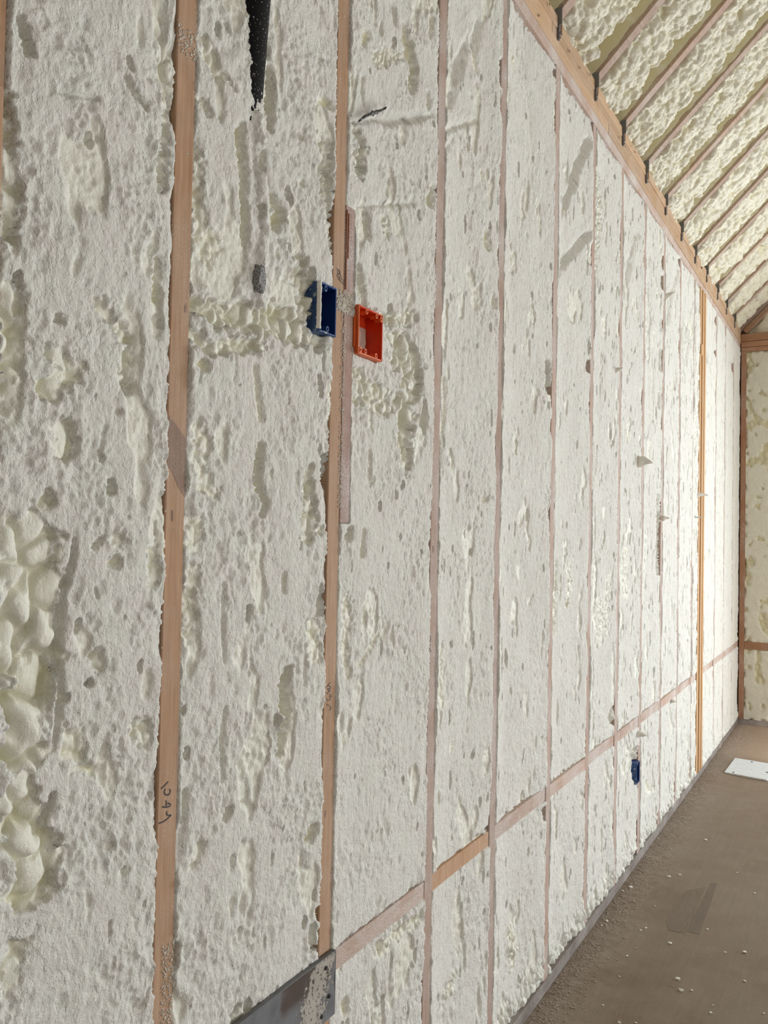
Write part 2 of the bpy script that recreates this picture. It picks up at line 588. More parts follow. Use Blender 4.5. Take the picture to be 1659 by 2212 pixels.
F('lobe', 15, (668, 1010, 8), (665, 1060, 13), (670, 1110, 16), (664, 1165, 13)); F('lobe', 12, (694, 1145, 10))
F('hole', 12, (515, 1153, 5)); F('hole', 9, (613, 1240, 5), (612, 1280, 4)); F('hole', 45, (537, 1312, 4), (534, 1338, 4))
F('crack', 9, (482, 1260, 3), (480, 1340, 4), (484, 1430, 3)); F('lobe', 7, (420, 1230, 14), (410, 1300, 12), (415, 1380, 14))
F('hole', 22, (622, 1445, 9), (610, 1480, 9), (614, 1540, 13), (608, 1590, 11), (602, 1628, 7)); F('bump', 11, (603, 1545, 10), (600, 1570, 8))
F('crack', 9, (486, 1530, 4), (478, 1600, 5), (480, 1690, 3)); F('hole', 13, (493, 1748, 7), (486, 1770, 6)); F('hole', 7, (525, 1733, 6), (545, 1745, 5))
F('hole', 12, (676, 1788, 9), (666, 1812, 12)); F('hole', 14, (400, 1710, 5), (398, 1775, 4)); F('hole', 60, (380, 2045, 5), (376, 2090, 6))
F('hole', 10, (515, 2012, 7)); F('hole', 14, (688, 1965, 9), (690, 1985, 5)); F('hole', 70, (512, 2186, 10)); F('hole', 70, (684, 2046, 6))
F('lobe', 7, (430, 1830, 12), (418, 1870, 10)); F('crack', 6, (657, 1390, 2), (656, 1480, 3)); F('lobe', 6, (676, 1350, 16), (680, 1420, 16))
F('lobe', 6, (425, 1130, 18), (420, 1180, 16)); F('crack', 7, (500, 1850, 4), (497, 1880, 3))
# -- bay 2
F('hole', 18, (853, 15, 5), (857, 50, 4)); F('hole', 20, (880, 58, 7), (889, 120, 13), (897, 160, 8), (888, 195, 6)); F('lobe', 9, (866, 118, 12), (840, 120, 16), (815, 130, 12), sc=12)
F('hole', 9, (934, 35, 5), (930, 80, 4)); F('hole', 9, (795, 72, 9), (788, 95, 7)); F('hole', 9, (786, 165, 3), (783, 200, 4), (787, 228, 3)); F('hole', 9, (924, 200, 4), (926, 235, 4))
F('groove', 16, (772, 262, 10), (820, 254, 12), (870, 256, 13), (935, 246, 12))
F('lobe', 26, (768, 270, 7), (776, 295, 14), (783, 312, 13), (774, 345, 13), (776, 380, 7), sc=18)
F('crack', 9, (896, 385, 3), (906, 402, 3)); F('hole', 13, (936, 405, 5), (928, 440, 8)); F('hole', 8, (893, 435, 4))
F('groove', 8, (775, 446, 8), (830, 440, 9), (900, 438, 7))
F('hole', 16, (790, 458, 5), (794, 490, 7), (797, 516, 4)); F('lobe', 13, (835, 475, 12), (840, 508, 7), sc=12)
F('lobe', 16, (775, 580, 6), (778, 612, 10), (782, 645, 8), (790, 660, 6))
F('lobe', 16, (780, 668, 8), (810, 680, 10), (850, 690, 14), (880, 686, 16), (898, 682, 10))
F('lobe', 24, (852, 730, 14), (872, 735, 22), (888, 765, 20), (865, 780, 18), (900, 790, 13), (886, 825, 20), (895, 850, 12), (872, 860, 16), (880, 905, 17), (876, 950, 13), (882, 985, 11), (876, 1022, 7), sc=30)
F('lobe', 15, (782, 815, 20), (800, 850, 22), (830, 850, 20), (778, 865, 12), (842, 885, 12), (826, 892, 8), sc=24)
F('hole', 20, (756, 1142, 5), (752, 1162, 7)); F('hole', 8, (786, 1146, 4), (782, 1200, 6)); F('hole', 8, (780, 1436, 6), (826, 1362, 5), (824, 1363, 4))
F('lobe', 7, (747, 1290, 8), (752, 1340, 11), (745, 1400, 9), (750, 1460, 8)); F('hole', 7, (861, 1355, 4)); F('crack', 8, (810, 1030, 3), (802, 1048, 3))
F('hole', 10, (745, 2165, 8), (748, 2195, 6)); F('lobe', 8, (830, 2050, 16), (870, 2010, 18), (900, 1985, 14), sc=14)
F('hole', 14, (820, 2038, 6), (824, 2060, 5)); F('crack', 8, (844, 2140, 4), (840, 2170, 5))
# -- bay 3
F('groove', 18, (1022, 70, 12), (1000, 130, 13), (985, 195, 12), (975, 235, 7)); F('groove', 14, (1045, 40, 12), (1032, 100, 12), (1036, 155, 6))
F('hole', 13, (1033, 115, 6), (1036, 150, 5)); F('groove', 10, (965, 280, 8), (1000, 268, 8), (1035, 258, 8)); F('hole', 13, (1025, 205, 5)); F('hole', 12, (1028, 290, 5))
F('groove', 9, (968, 320, 9), (985, 300, 8)); F('hole', 9, (1046, 368, 4), (1046, 392, 4)); F('hole', 10, (998, 463, 4)); F('hole', 14, (1056, 498, 6), (1055, 532, 7)); F('lobe', 8, (1020, 530, 5))
F('hole', 9, (1003, 625, 6)); F('hole', 18, (1084, 135, 5), (1083, 185, 5)); F('hole', 12, (963, 815, 4), (966, 880, 5), (960, 940, 4), (957, 990, 4))
F('hole', 12, (1001, 1212, 5)); F('hole', 12, (1017, 1205, 3)); F('hole', 10, (985, 1608, 5), (984, 1622, 4)); F('lobe', 7, (956, 1490, 9), (958, 1530, 8), (955, 1400, 7))
F('hole', 12, (1066, 660, 5), (1068, 640, 4)); F('lobe', 10, (1035, 1810, 9), (1025, 1825, 9)); F('hole', 14, (1052, 1790, 4)); F('lobe', 9, (985, 2110, 10), (975, 2150, 12), sc=14)
F('hole', 12, (1048, 1080, 6), (1056, 1075, 4))
# -- bay 4
F('hole', 10, (1104, 175, 4), (1104, 215, 3)); F('lobe', 8, (1112, 120, 8), (1114, 150, 6)); F('hole', 45, (1185, 780, 3), (1186, 845, 5)); F('hole', 12, (1140, 748, 5), (1140, 760, 3))
F('hole', 8, (1128, 1225, 4), (1130, 1260, 2)); F('groove', 7, (1150, 200, 20), (1158, 330, 22), (1150, 450, 22)); F('lobe', 12, (1112, 2010, 8), (1118, 2060, 9), (1116, 2095, 6)); F('hole', 16, (1118, 2075, 6), (1120, 2095, 5))
F('hole', 10, (1090, 1230, 5), (1088, 1255, 5)); F('hole', 9, (1143, 1042, 5))
# -- bay 5
F('groove', 30, (1276, 296, 5), (1266, 330, 8), (1248, 385, 8), (1228, 445, 6), (1218, 475, 3)); F('groove', 34, (1279, 496, 4), (1262, 518, 7), (1246, 545, 9), (1228, 568, 8), (1208, 600, 4))
F('hole', 15, (1205, 1215, 5), (1204, 1290, 7), (1202, 1370, 6)); F('hole', 12, (1203, 630, 4), (1204, 680, 4)); F('hole', 40, (1274, 780, 3), (1273, 800, 4)); F('hole', 20, (1200, 1040, 3), (1201, 1080, 3))
# -- bay 6 and beyond
F('lobe', 17, (1296, 375, 7), (1298, 440, 9), (1296, 510, 8), (1292, 560, 5), (1290, 600, 4), sc=14)
F('hole', 14, (1285, 950, 2.5), (1285, 1010, 3.5), (1283, 1055, 2)); F('hole', 9, (1310, 1100, 4), (1310, 1120, 2)); F('hole', 14, (1288, 1195, 4), (1285, 1250, 5))
F('hole', 13, (1296, 1360, 4), (1290, 1330, 5), (1300, 1320, 4)); F('hole', 12, (1282, 735, 3), (1283, 760, 2.5)); F('hole', 30, (1324, 1530, 3), (1320, 1550, 4), (1326, 1565, 2))
F('groove', 22, (1380, 500, 5), (1368, 560, 7), (1356, 610, 6), (1350, 640, 3)); F('hole', 14, (1364, 935, 5), (1366, 950, 4)); F('lobe', 12, (1356, 1190, 8), (1350, 1240, 10), (1358, 1290, 7), sc=16)
F('hole', 14, (1408, 955, 4), (1407, 995, 2.5)); F('lobe', 10, (1396, 640, 4), (1398, 710, 5), (1400, 770, 4), sc=12); F('hole', 40, (1424, 1070, 2), (1424, 1150, 3.5), (1423, 1240, 3))
F('hole', 12, (1416, 720, 3), (1414, 750, 2)); F('groove', 16, (1466, 580, 2), (1454, 640, 4), (1446, 700, 3)); F('groove', 16, (1497, 650, 2), (1484, 720, 3.5), (1476, 780, 2)); F('groove', 12, (1492, 730, 2), (1478, 800, 3))
F('groove', 14, (1545, 705, 2), (1538, 760, 3), (1532, 800, 2)); F('groove', 10, (1566, 745, 1.5), (1556, 800, 2.5))
F('lobe', 13, (1398, 1150, 4), (1396, 1220, 4), (1388, 1300, 4), sc=12); F('hole', 30, (1372, 1620, 5), (1373, 1655, 6), (1373, 1680, 4)); F('hole', 14, (1350, 1650, 4), (1354, 1670, 4))
F('lobe', 12, (1300, 1290, 7), (1305, 1340, 8), (1298, 1400, 6), sc=14); F('lobe', 12, (1318, 1250, 5), (1312, 1330, 6), (1316, 1370, 4), sc=14); F('lobe', 10, (1232, 1215, 6), (1236, 1260, 7), (1230, 1310, 6), sc=12)
for q in ((1200, 152, 3, 1201, 166, 3), (1283, 268, 3, 1283, 282, 2.5), (1437, 512, 2, 1437, 520, 2), (1469, 562, 2, 1470, 575, 2), (1547, 688, 2, 1546, 700, 2),
          (1434, 556, 1.6, 1433, 580, 1.6), (1432, 596, 1.8, 1431, 622, 1.8), (1430, 690, 1.5, 1429, 706, 1.5), (1429, 755, 2, 1428, 800, 2), (1427, 850, 1.6, 1426, 880, 1.6),
          (1545, 758, 1.6, 1545, 766, 1.6), (1583, 785, 1.8, 1582, 800, 1.8), (1060, 1785, 3, 1055, 1792, 3), (1176, 1745, 4, 1178, 1770, 2.5), (1377, 1838, 4, 1375, 1846, 4), (1420, 1790, 2.5, 1422, 1755, 2)):
    F('hole', 45, q[:3], q[3:])
F('hole', 14, (1402, 1690, 4), (1408, 1710, 5)); F('lobe', 12, (1500, 900, 4), (1498, 1000, 4), (1498, 1100, 4), (1497, 1220, 4), sc=12)


def wall_foam(name, a, b, z0, z1, fine, zr, seed, crumb, pits, slivers, parent, mat=None, lump_bottom=False, edge=1.0, swell=0.0):
    """one sprayed and shaved bay between two studs: a height field on the wall plane"""
    ov = .004
    ns = max(8, int((b-a+2*ov)/fine))
    ys_ = np.linspace(a-ov, b+ov, ns+1)
    zl = [np.linspace(z0-ov, max(zr[0], z0), max(2, int(abs(max(zr[0], z0)-z0)/(fine*4))+1))[:-1]] if zr[0] > z0 else [np.array([])]
    za, zb = max(zr[0], z0-ov), min(zr[1], z1+ov)
    if zr[0] > z1 or zr[1] < z0:
        zs = np.linspace(z0-ov, z1+ov, max(4, int((z1-z0)/(fine*5))))
    else:
        zs = np.concatenate([zl[0], np.linspace(za, zb, max(4, int((zb-za)/fine))),
                             np.linspace(zb, z1+ov, max(2, int((z1-zb)/(fine*4))))[1:] if zr[1] < z1 else np.array([])])
    Y, Z = np.meshgrid(ys_, zs)
    sd = seed*101
    skin = np.zeros(Y.shape)
    H = .0035 + .004*fbm(Y/.16, Z/.30, sd, 2)
    uu = np.clip((Y-a)/(b-a), 0, 1)
    H += swell*np.where(uu < .32, 1-(1-uu/.32)**2, 1-((uu-.32)/.68)**2)*(1+.35*fbm(Y/.3, Z/.35, sd+14, 2))
    # torn, crumbly shave: small chips
    calm = .40+.85*smooth(-.25, .35, fbm(Y/.11, Z/.16, sd+16, 3))
    H += calm*(.0017+.0011*crumb)*fbm(Y/.024, Z/.026, sd+1, 4, .62)
    H += calm*.0024*crumb*np.abs(fbm(Y/.013, Z/.012, sd+2, 2))*smooth(-.3, .3, fbm(Y/.07, Z/.09, sd+15, 2))
    H += calm*(.0010+.0005*crumb)*perlin(Y/.0065, Z/.0085, sd+3)
    f1, f2, c = worley(Y/.018, Z/.023, sd+4)
    chip = smooth(.62, .80, c)*smooth(.55, .30, f1)
    H -= (.0015+.0012*crumb)*chip*smooth(-.2, .5, fbm(Y/.1, Z/.12, sd+5, 2)+.15)
    # vertical scoring left by the shaver
    H += .0008*(1-.6*crumb)*perlin(Y/.006, Z/.09, sd+6)
    # scattered shallow unshaved patches
    pm = smooth(.34, .50, fbm(Y/.085, Z/.19, sd+7, 3) - .12*(1-crumb))
    H -= pm*(.006*(1-.5*bubbles(Y, Z, .017, sd+8)))
    skin = np.maximum(skin, .7*pm)
    # voids
    for (size, dens, el, dep) in ((.024, pits, 1.6, .010), (.045, pits*.6, 2.4, .014), (.016, slivers, 4.5, .008)):
        f1, f2, c = worley(Y/size, Z/(size*el), sd+int(size*5000))
        c2 = (c*977.1) % 1.0
        rr = .06+.26*c2*c2 + .11*fbm(Y/(size*.35), Z/(size*.5), sd+21, 2)
        mk = smooth(rr+.03, rr-.05, f1)*(c < dens)
        H -= mk*dep*(.5+c2)
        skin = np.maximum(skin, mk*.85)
    # mapped features
    for k, ft in enumerate(FEATS):
        P = ft[2]
        if not any(a-.03 < p[0] < b+.03 and z0-.2 < p[1] < z1+.2 for p in P):
            continue
        d, rm, ks, kz = feature_field(Y, Z, ft, sd)
        kind, dep, _, sc = ft
        px = min(ks, kz)
        wob = fbm(Y/(rm*ks*.8+1e-6), Z/(rm*kz*.8+1e-6), sd+31+k, 3)
        if kind in ('hole', 'lobe', 'crack'):
            d = d + wob*(.55*rm if kind == 'lobe' else .38*rm)
            tw = max(1.2, 2*fine/px) if kind != 'lobe' else max(2.0, 2*fine/px)
            mk = smooth(tw*.6, -tw, d)
            if kind == 'lobe':
                bb = bubbles(Y, Z, sc, sd+41+k)
                H = H*(1-mk) + mk*(-dep*((1.02 if sc > .03 else 1.22)-1.25*bb) + .2*H)
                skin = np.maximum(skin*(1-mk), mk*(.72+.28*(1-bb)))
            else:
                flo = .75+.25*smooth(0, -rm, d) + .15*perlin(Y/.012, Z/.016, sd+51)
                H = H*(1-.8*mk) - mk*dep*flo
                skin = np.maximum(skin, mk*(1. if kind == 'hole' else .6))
        elif kind == 'groove':
            wl = fbm(Y/(rm*ks*4), Z/(rm*kz*4), sd+81+k, 2)
            t = np.clip(-(d+wl*.4*rm)/rm, 0, 1)
            H -= dep*t**1.4
            skin = np.maximum(skin, .15*t)
        elif kind == 'bump':
            t = np.clip(-(d+wob*.3*rm)/rm, 0, 1)
            H += dep*np.sqrt(t)
    for (r0, r1, q0, q1) in CUTS:
        if r1 > a-.01 and r0 < b+.01:
            H = np.where((Y > r0) & (Y < r1) & (Z > q0) & (Z < q1), -.13, H)
    if lump_bottom:
        t = smooth(z0+.11, z0+.01, Z + .03*perlin(Y/.05, Z/.05, sd+61))
        bb = bubbles(Y, Z, .030, sd+62)
        H += t*(.022*bb-.010)
        skin = np.maximum(skin, t*.35)
    # ragged gap along every edge
    ds = np.minimum(Y-a, b-Y); dz = np.minimum(Z-z0, z1-Z)
    de = np.minimum(ds, dz)
    rag = .0016*perlin(Y/.006+3, Z/.0055, sd+71) + .0035*np.clip(fbm(Y/.05, Z/.07, sd+72, 2)-.28, -.1, 1)*edge
    ins = smooth(-.0015, .0025, de - rag)
    H = np.minimum(H, .006 + .5*np.clip(de, 0, 1))
    soft = smooth(.030, .0, de)*np.clip(fbm(Y/.05, Z/.10, sd+73, 2)+.10, 0, 1)
    H -= soft*.010*edge
    H = H*ins + (1-ins)*(-.010 - .03*np.clip(fbm(Y/.03, Z/.12, sd+74, 2)+.1, 0, 1))
    for (r0, r1, q0, q1) in CUTS:
        if r1 > a-.01 and r0 < b+.01:
            H = np.where((Y > r0) & (Y < r1) & (Z > q0) & (Z < q1), -.13, H)
    H = np.maximum(H, -.13)
    P3 = np.stack([H, Y, Z], -1)
    me = grid_mesh(name, P3, np.clip(skin, 0, 1))
    return mesh_obj(name, me, mat or M_FOAM, parent)


CUTS = [(1.2140, 1.30, 1.7480, 1.8340), (1.3460, 1.4350, 1.7350, 1.8250), (1.3000, 1.3390, szb+.002, szt-.002),
        (3.7257-HW-.0565, 3.73, .3515, .4385)]
bays = []
edges_ = [(STUD[i]+HW, STUD[i+1]-HW) for i in range(len(STUD)-1)]
FINE = [.0025, .0027, .0028, .0032, .0036, .0042, .0046, .005, .0055, .006, .006]
#         visible z range of each bay
ZR = [(.62, 2.05), (.45, 2.35), (.25, 2.6), (.04, 2.8)]
for i, (a, b_) in enumerate(edges_):
    zr = ZR[i] if i < 4 else (0, 3)
    cr = (1.0, .8, .45, .3, .15)[min(i, 4)]
    pit = (.07, .07, .05, .05, .04, .05, .08, .10, .09, .08, .08)[i]
    sl = (.01, .02, .03, .04, .05, .06, .16, .20, .20, .16, .16)[i]
    a2 = a
    if i == 2:
        a2 = a + .0    # sister block sits inside this bay; the foam is cut back by it below
    sw = (0, -.002, -.006, -.013, -.018, -.017, -.012, -.014, -.012, -.010, -.009)[i]
    if i < 2:
        wall_foam('foam_panel', a2, b_, .038, ZP, FINE[i], zr, 3+i, cr, pit, sl, wall, lump_bottom=True, swell=sw)
    else:
        wall_foam('foam_panel', a2, b_, ZB1, ZP, FINE[i], zr, 3+i, cr, pit, sl, wall, swell=sw, edge=.42)
        wall_foam('foam_panel', a2, b_, .038, ZB0, FINE[i], zr, 33+i, cr+.15, pit+.05, sl, wall, lump_bottom=True, swell=sw, edge=.5)
wall_foam('foam_panel', STUD[-1]+HW, POST[0]-.004, ZB1, ZP, .006, (0, 3), 50, .7, .3, .3, wall, edge=2.2)
wall_foam('foam_panel', STUD[-1]+HW, POST[0]-.004, .038, ZB0, .006, (0, 3), 51, .6, .25, .2, wall, lump_bottom=True, edge=2)
fb = list(zip([POST[1]+.022] + [s+HW for s in STUD_FAR], [s-HW for s in STUD_FAR] + [YE-.002]))
for i, (a, b_) in enumerate(fb):
    wall_foam('foam_panel', a, b_, ZB1, ZP, .007, (0, 3), 60+i, .2, .08, .2, wall, edge=.6)
    wall_foam('foam_panel', a, b_, .038, ZB0, .007, (0, 3), 70+i, .3, .12, .2, wall, lump_bottom=True, edge=.6)
s0 = STUD[0]-HW
while s0 > YB+.4:
    wall_foam('foam_panel', s0-.4064+2*HW, s0, .038, ZP, .016, (0, 3), 90+int(s0*7), .8, .1, .05, wall)
    s0 -= .4064


# torn foam flakes standing off the shaved face
def flake(px, py, dirs, w, th, seed):
    s, z = on_wall(px, py)
    rr = random.Random(seed)
    bm = bmesh.new()
    d = Vector(dirs)
    n_ = 7
    rings = []
    base = Vector((-.006, s, z))
    up = Vector((0, 0, 1)) if abs(d.normalized().z) < .8 else Vector((0, 1, 0))
    side = d.cross(up).normalized()
    up2 = side.cross(d).normalized()
    for k in range(n_):
        t = k/(n_-1)
        c = base + d*t + up2*(.25*w*math.sin(t*2.2)) + side*rr.uniform(-.1, .1)*w
        ww = w*(1-t)**.7*rr.uniform(.75, 1.15)+.001
        tt = th*(1-.7*t)*rr.uniform(.7, 1.2)+.0006
        rings.append([bm.verts.new(c + up2*ww*math.cos(q)*.5 + side*tt*math.sin(q)*.5) for q in [j*math.pi/4 for j in range(8)]])
    for A, B in zip(rings, rings[1:]):
        for j in range(8):
            bm.faces.new((A[j], A[(j+1) % 8], B[(j+1) % 8], B[j]))
    bm.faces.new(rings[0][::-1]); bm.faces.new(rings[-1])
    return bm_obj('foam_flake', bm, M_CRUMB, wall, False)


flake(1378, 1000, (.060, .03, -.012), .060, .030, 1)
flake(1506, 1069, (.062, .05, -.008), .030, .022, 2)
flake(1438, 643, (.050, .02, .02), .030, .012, 3)
flake(1430, 1122, (.035, .03, .0), .030, .02, 4)
flake(1330, 803, (.035, .01, .01), .022, .012, 5)
flake(1502, 1118, (.055, .02, .0), .012, .008, 6)
flake(1376, 1588, (.04, .02, -.01), .04, .03, 7)
flake(1450, 1515, (.03, .02, -.01), .03, .025, 8)

# ------------------------------------------------------------------ marks on the studs
def stroke_obj(strokes, f, parent, w, x=.0005):
    bm = bmesh.new()
    for st in strokes:
        pts = []
        P = [Vector((x, *on_wall(*f(q)))) for q in st]
        for i in range(len(P)-1):
            p0, p1, p2, p3 = P[max(i-1, 0)], P[i], P[i+1], P[min(i+2, len(P)-1)]
            for k in range(5):
                t = k/5
                pts.append(.5*(2*p1 + (p2-p0)*t + (2*p0-5*p1+4*p2-p3)*t*t + (3*p1-p0-3*p2+p3)*t**3))
        pts.append(P[-1])
        ribbon(bm, pts, w)
    return bm_obj('handwriting', bm, M_INK, parent)


f1_ = lambda q: (300+q[0]/3.864, 1640+q[1]/3.864)
stroke_obj([[(243, 186), (215, 218), (184, 246)],
            [(222, 248), (212, 270), (218, 292), (240, 298), (256, 286), (262, 262), (255, 250)],
            [(226, 343), (227, 372), (228, 392)], [(194, 396), (226, 400), (256, 392), (262, 376), (240, 366)],
            [(232, 433), (232, 452), (238, 466), (268, 466)], [(268, 466), (235, 498), (200, 522), (166, 534)]], f1_, stud_objs[1], .0019)
f2_ = lambda q: (670+q[0]/6.144, 1440+q[1]/6.144)
stroke_obj([[(266, 207), (240, 240), (214, 276)], [(238, 250), (268, 268), (266, 296), (236, 290)],
            [(264, 318), (236, 342), (210, 362)], [(226, 290), (240, 310), (266, 322)],
            [(254, 366), (276, 384), (272, 408), (252, 396)], [(218, 416), (222, 444), (252, 446), (262, 420)],
            [(216, 490), (230, 512), (258, 508)], [(256, 530), (276, 546), (262, 572), (248, 576)]], f2_, stud_objs[2], .0014)
f3_ = lambda q: q
stroke_obj([[(927, 1366), (930, 1378)], [(931, 1380), (926, 1390), (930, 1394)], [(927, 1400), (931, 1408)]], f3_, stud_objs[3], .0022)
f4_ = lambda q: (640+q[0]/5.184, 420+q[1]/5.184)
stroke_obj([[(446, 830), (480, 850), (490, 885), (465, 890), (455, 910), (480, 960), (520, 1000), (535, 1020)],
            [(455, 850), (470, 900), (485, 960)], [(470, 845), (500, 920), (530, 990)]], f4_, stud_objs[2], .0012)
# dark weathered length of the first stud
def stud_patch(px, name, mat, parent, x=.0003):
    bm = bmesh.new()
    bm.faces.new([bm.verts.new((x, *on_wall(*q))) for q in px])
    return bm_obj(name, bm, mat, parent)
stud_patch([(365.5, 897), (379, 915), (402, 948), (397, 1072), (384, 1050), (372, 1020), (362, 1005)], 'stain', M_STAIN, stud_objs[1])
# knots
def knot(px, py, r, parent, x=.0004):
    s, z = on_wall(px, py)
    bm = bmesh.new()
    bm.faces.new([bm.verts.new((x, s+r*.7*math.cos(t), z+r*1.5*math.sin(t))) for t in [k*math.pi/5 for k in range(10)]])
    return bm_obj('knot', bm, M_STAIN, parent)
knot(401, 667, .004, stud_objs[1]); knot(372, 1108, .003, stud_objs[1]); knot(372, 1120, .003, stud_objs[1])
knot(703, 1758, .0045, stud_objs[2]); knot(736, 600, .004, stud_objs[2]); knot(948, 328, .004, stud_objs[3]); knot(936, 1186, .006, stud_objs[3])

FLK = []
def flecks(n_, sa, sb, za, zb, gx=.0008):
    for _ in range(n_):
        FLK.append((gx, random.uniform(sa, sb), random.uniform(za, zb), random.choice((.0005, .0007, .0008, .001, .0014))))
for s_ in STUD[1:4]:
    flecks(110, s_-HW, s_+HW, .5, 2.5)
flecks(650, STUD[2]-HW, STUD[2]+.052, on_wall(740, 675)[1], on_wall(740, 628)[1], .0022)
flecks(500, STUD[2]+.012, STUD[2]+.028, on_wall(740, 1100)[1], on_wall(740, 640)[1], .0018)
flecks(260, STUD[1]-HW*.2, STUD[1]+HW, on_wall(360, 2212)[1], on_wall(360, 2040)[1], .0018)
flecks(120, STUD[1]-HW, STUD[1]+HW, on_wall(400, 120)[1], on_wall(400, 60)[1], .0018)
vv = []; ff = []
for (x_, y_, z_, r_) in FLK:
    k0 = len(vv)
    e_ = random.uniform(.7, 1.8)
    vv += [(x_-.0012, y_-r_, z_-r_*e_), (x_-.0012, y_+r_, z_-r_*.8*e_), (x_-.0012, y_+r_*.7, z_+r_*e_), (x_-.0012, y_-r_*.9, z_+r_*.8*e_), (x_+r_*.35, y_, z_)]
    ff += [(k0, k0+1, k0+4), (k0+1, k0+2, k0+4), (k0+2, k0+3, k0+4), (k0+3, k0, k0+4)]
me = bpy.data.meshes.new('foam_fleck')
me.from_pydata(vv, [], ff)
tag(mesh_obj('foam_fleck', me, M_CRUMB, wall), kind='stuff')

# ------------------------------------------------------------------ electrical boxes
def outlet_box(name, loc, wy, hz, dep, mat, mat_shaded, bosses, label, cat, proud):
    """open plastic box; loc = near lower corner of its face (y, z); face stands proud of the studs"""
    y0, z0 = loc
    t = .0035
    r = empty(name, (0, y0+wy/2, z0))
    tag(r, label, cat)
    L = lambda lo, hi: ((lo[0], lo[1]-wy/2, lo[2]), (hi[0], hi[1]-wy/2, hi[2]))
    def part(nm, lo, hi, m_, bev=.0008):
        return box(nm, *L(lo, hi), m_, r, bev)
    part('back', (-dep, 0, 0), (-dep+t, wy, hz), mat_shaded)
    part('side_wall', (-dep, 0, 0), (proud, t, hz), mat)
    part('side_wall', (-dep, wy-t, 0), (proud, wy, hz), mat_shaded)
    part('top_wall', (-dep, t, hz-t), (proud, wy-t, hz), mat_shaded)
    part('bottom_wall', (-dep, t, 0), (proud, wy-t, t), mat)
    for (py, pz) in bosses:
        bm = bmesh.new()
        up = pz > hz/2
        n_ = 12
        for k in range(n_):
            a0, a1 = 2*math.pi*k/n_, 2*math.pi*(k+1)/n_
            ro, ri = .0042, .0022
            q = []
            for (rad, xx) in ((ro, proud), (ri, proud), (ri, proud-.014), (ro, proud-.014)):
                q.append([(xx, py-wy/2+rad*math.cos(aa), pz+rad*1.35*math.sin(aa)) for aa in (a0, a1)])
            for i in range(4):
                A, B = q[i], q[(i+1) % 4]
                bm.faces.new([bm.verts.new(p) for p in (A[0], A[1], B[1], B[0])])
        bmesh.ops.remove_doubles(bm, verts=bm.verts, dist=1e-5)
        bm_obj('screw_boss', bm, mat, r)
    return r, part


M_ORANGE = plain_mat('orange_plastic', (.74, .135, .022), .42, 0, (.75, .50, .38), .64, 260)
M_ORANGE_SHADED = plain_mat('orange_plastic_shaded', (.70, .06, .012), .38)  # inner faces of the same plastic, shade put into a deeper red
M_BLUE = plain_mat('blue_plastic', (.012, .06, .21), .42, 0, (.45, .50, .52), .60, 130)
M_BLUE_SHADED = plain_mat('blue_plastic_shaded', (.010, .045, .20), .40, 0, (.20, .24, .32), .70, 200)  # inner faces of the same plastic, their shade painted as darker blue
PR = .010
wo = 1.4365-1.3445
ho = .093
ob, part = outlet_box('electrical_box', (1.3445, 1.7335), wo, ho, .032, M_ORANGE, M_ORANGE_SHADED,
                      [(.030, ho-.007), (.068, ho-.007), (wo-.007, ho-.010), (.010, .008), (.028, .008), (.068, .007)],
                      'orange two gang plastic electrical box on the second stud from the left', 'electrical box', PR)
part('nail_bracket', (-.032, -.0045, .012), (.004, -.0005, ho-.02), M_ORANGE)
part('lower_lug', (-.032, .0, -.016), (-.002, .020, -.0005), M_ORANGE)
# foam smear over the open back of the box
bm = bmesh.new()
for i in range(9):
    pass
yy = np.linspace(wo/2-.046, wo/2-.004, 20); zz_ = np.linspace(.006, .068, 26)
Yg, Zg = np.meshgrid(yy, zz_)
e = np.minimum(np.minimum(Yg-yy[0], yy[-1]-Yg), np.minimum(Zg-zz_[0], zz_[-1]-Zg))
Hg = -.0275 + .003*smooth(0, .012, e)+.004*fbm(Yg/.02, Zg/.03, 5, 3)*smooth(0, .006, e)
mesh_obj('foam_smear', grid_mesh('foam_smear', np.stack([Hg, Yg, Zg], -1), np.zeros(Yg.shape)), foam_mat('pinkish_foam', (.72, .55, .47), (.72, .60, .5), (.66, .45, .38)), ob)

wb, hb = .055, .089
bb1, part = outlet_box('electrical_box', (1.2125, 1.7465), wb, hb, .07, M_BLUE, M_BLUE_SHADED,
                       [(.020, hb-.009), (wb/2, .009)],
                       'blue single gang electrical box with a foam covered edge, left of the orange box', 'electrical box', PR)
bm = bmesh.new()
nz = 22
pr_ = None
for k in range(nz+1):
    z = .004 + (hb-.004)*k/nz
    ww = .0024+.0012*random.random(); xx = PR+.0012+.0012*random.random()
    ring = [bm.verts.new((xa, -wb/2+.0015+ya, z)) for xa, ya in ((PR-.004, -ww-.001), (xx, -ww*.8), (xx+.001, 0), (xx, ww*.8), (PR-.004, ww+.001))]
    if pr_:
        for j in range(4):
            bm.faces.new((pr_[j], ring[j], ring[j+1], pr_[j+1]))
    pr_ = ring
bm_obj('foam_bead', bm, M_CRUMB, bb1, False)
part('nail_bracket', (-.05, wb, .012), (.002, wb+.003, hb-.015), M_BLUE)
bb2, part = outlet_box('electrical_box', (3.7257-HW-.058, .350), .055, .090, .07, M_BLUE, M_BLUE_SHADED, [(.02, .081), (.0275, .009)],
                       'small dark blue electrical box low on a far stud near the floor', 'electrical box', .008)

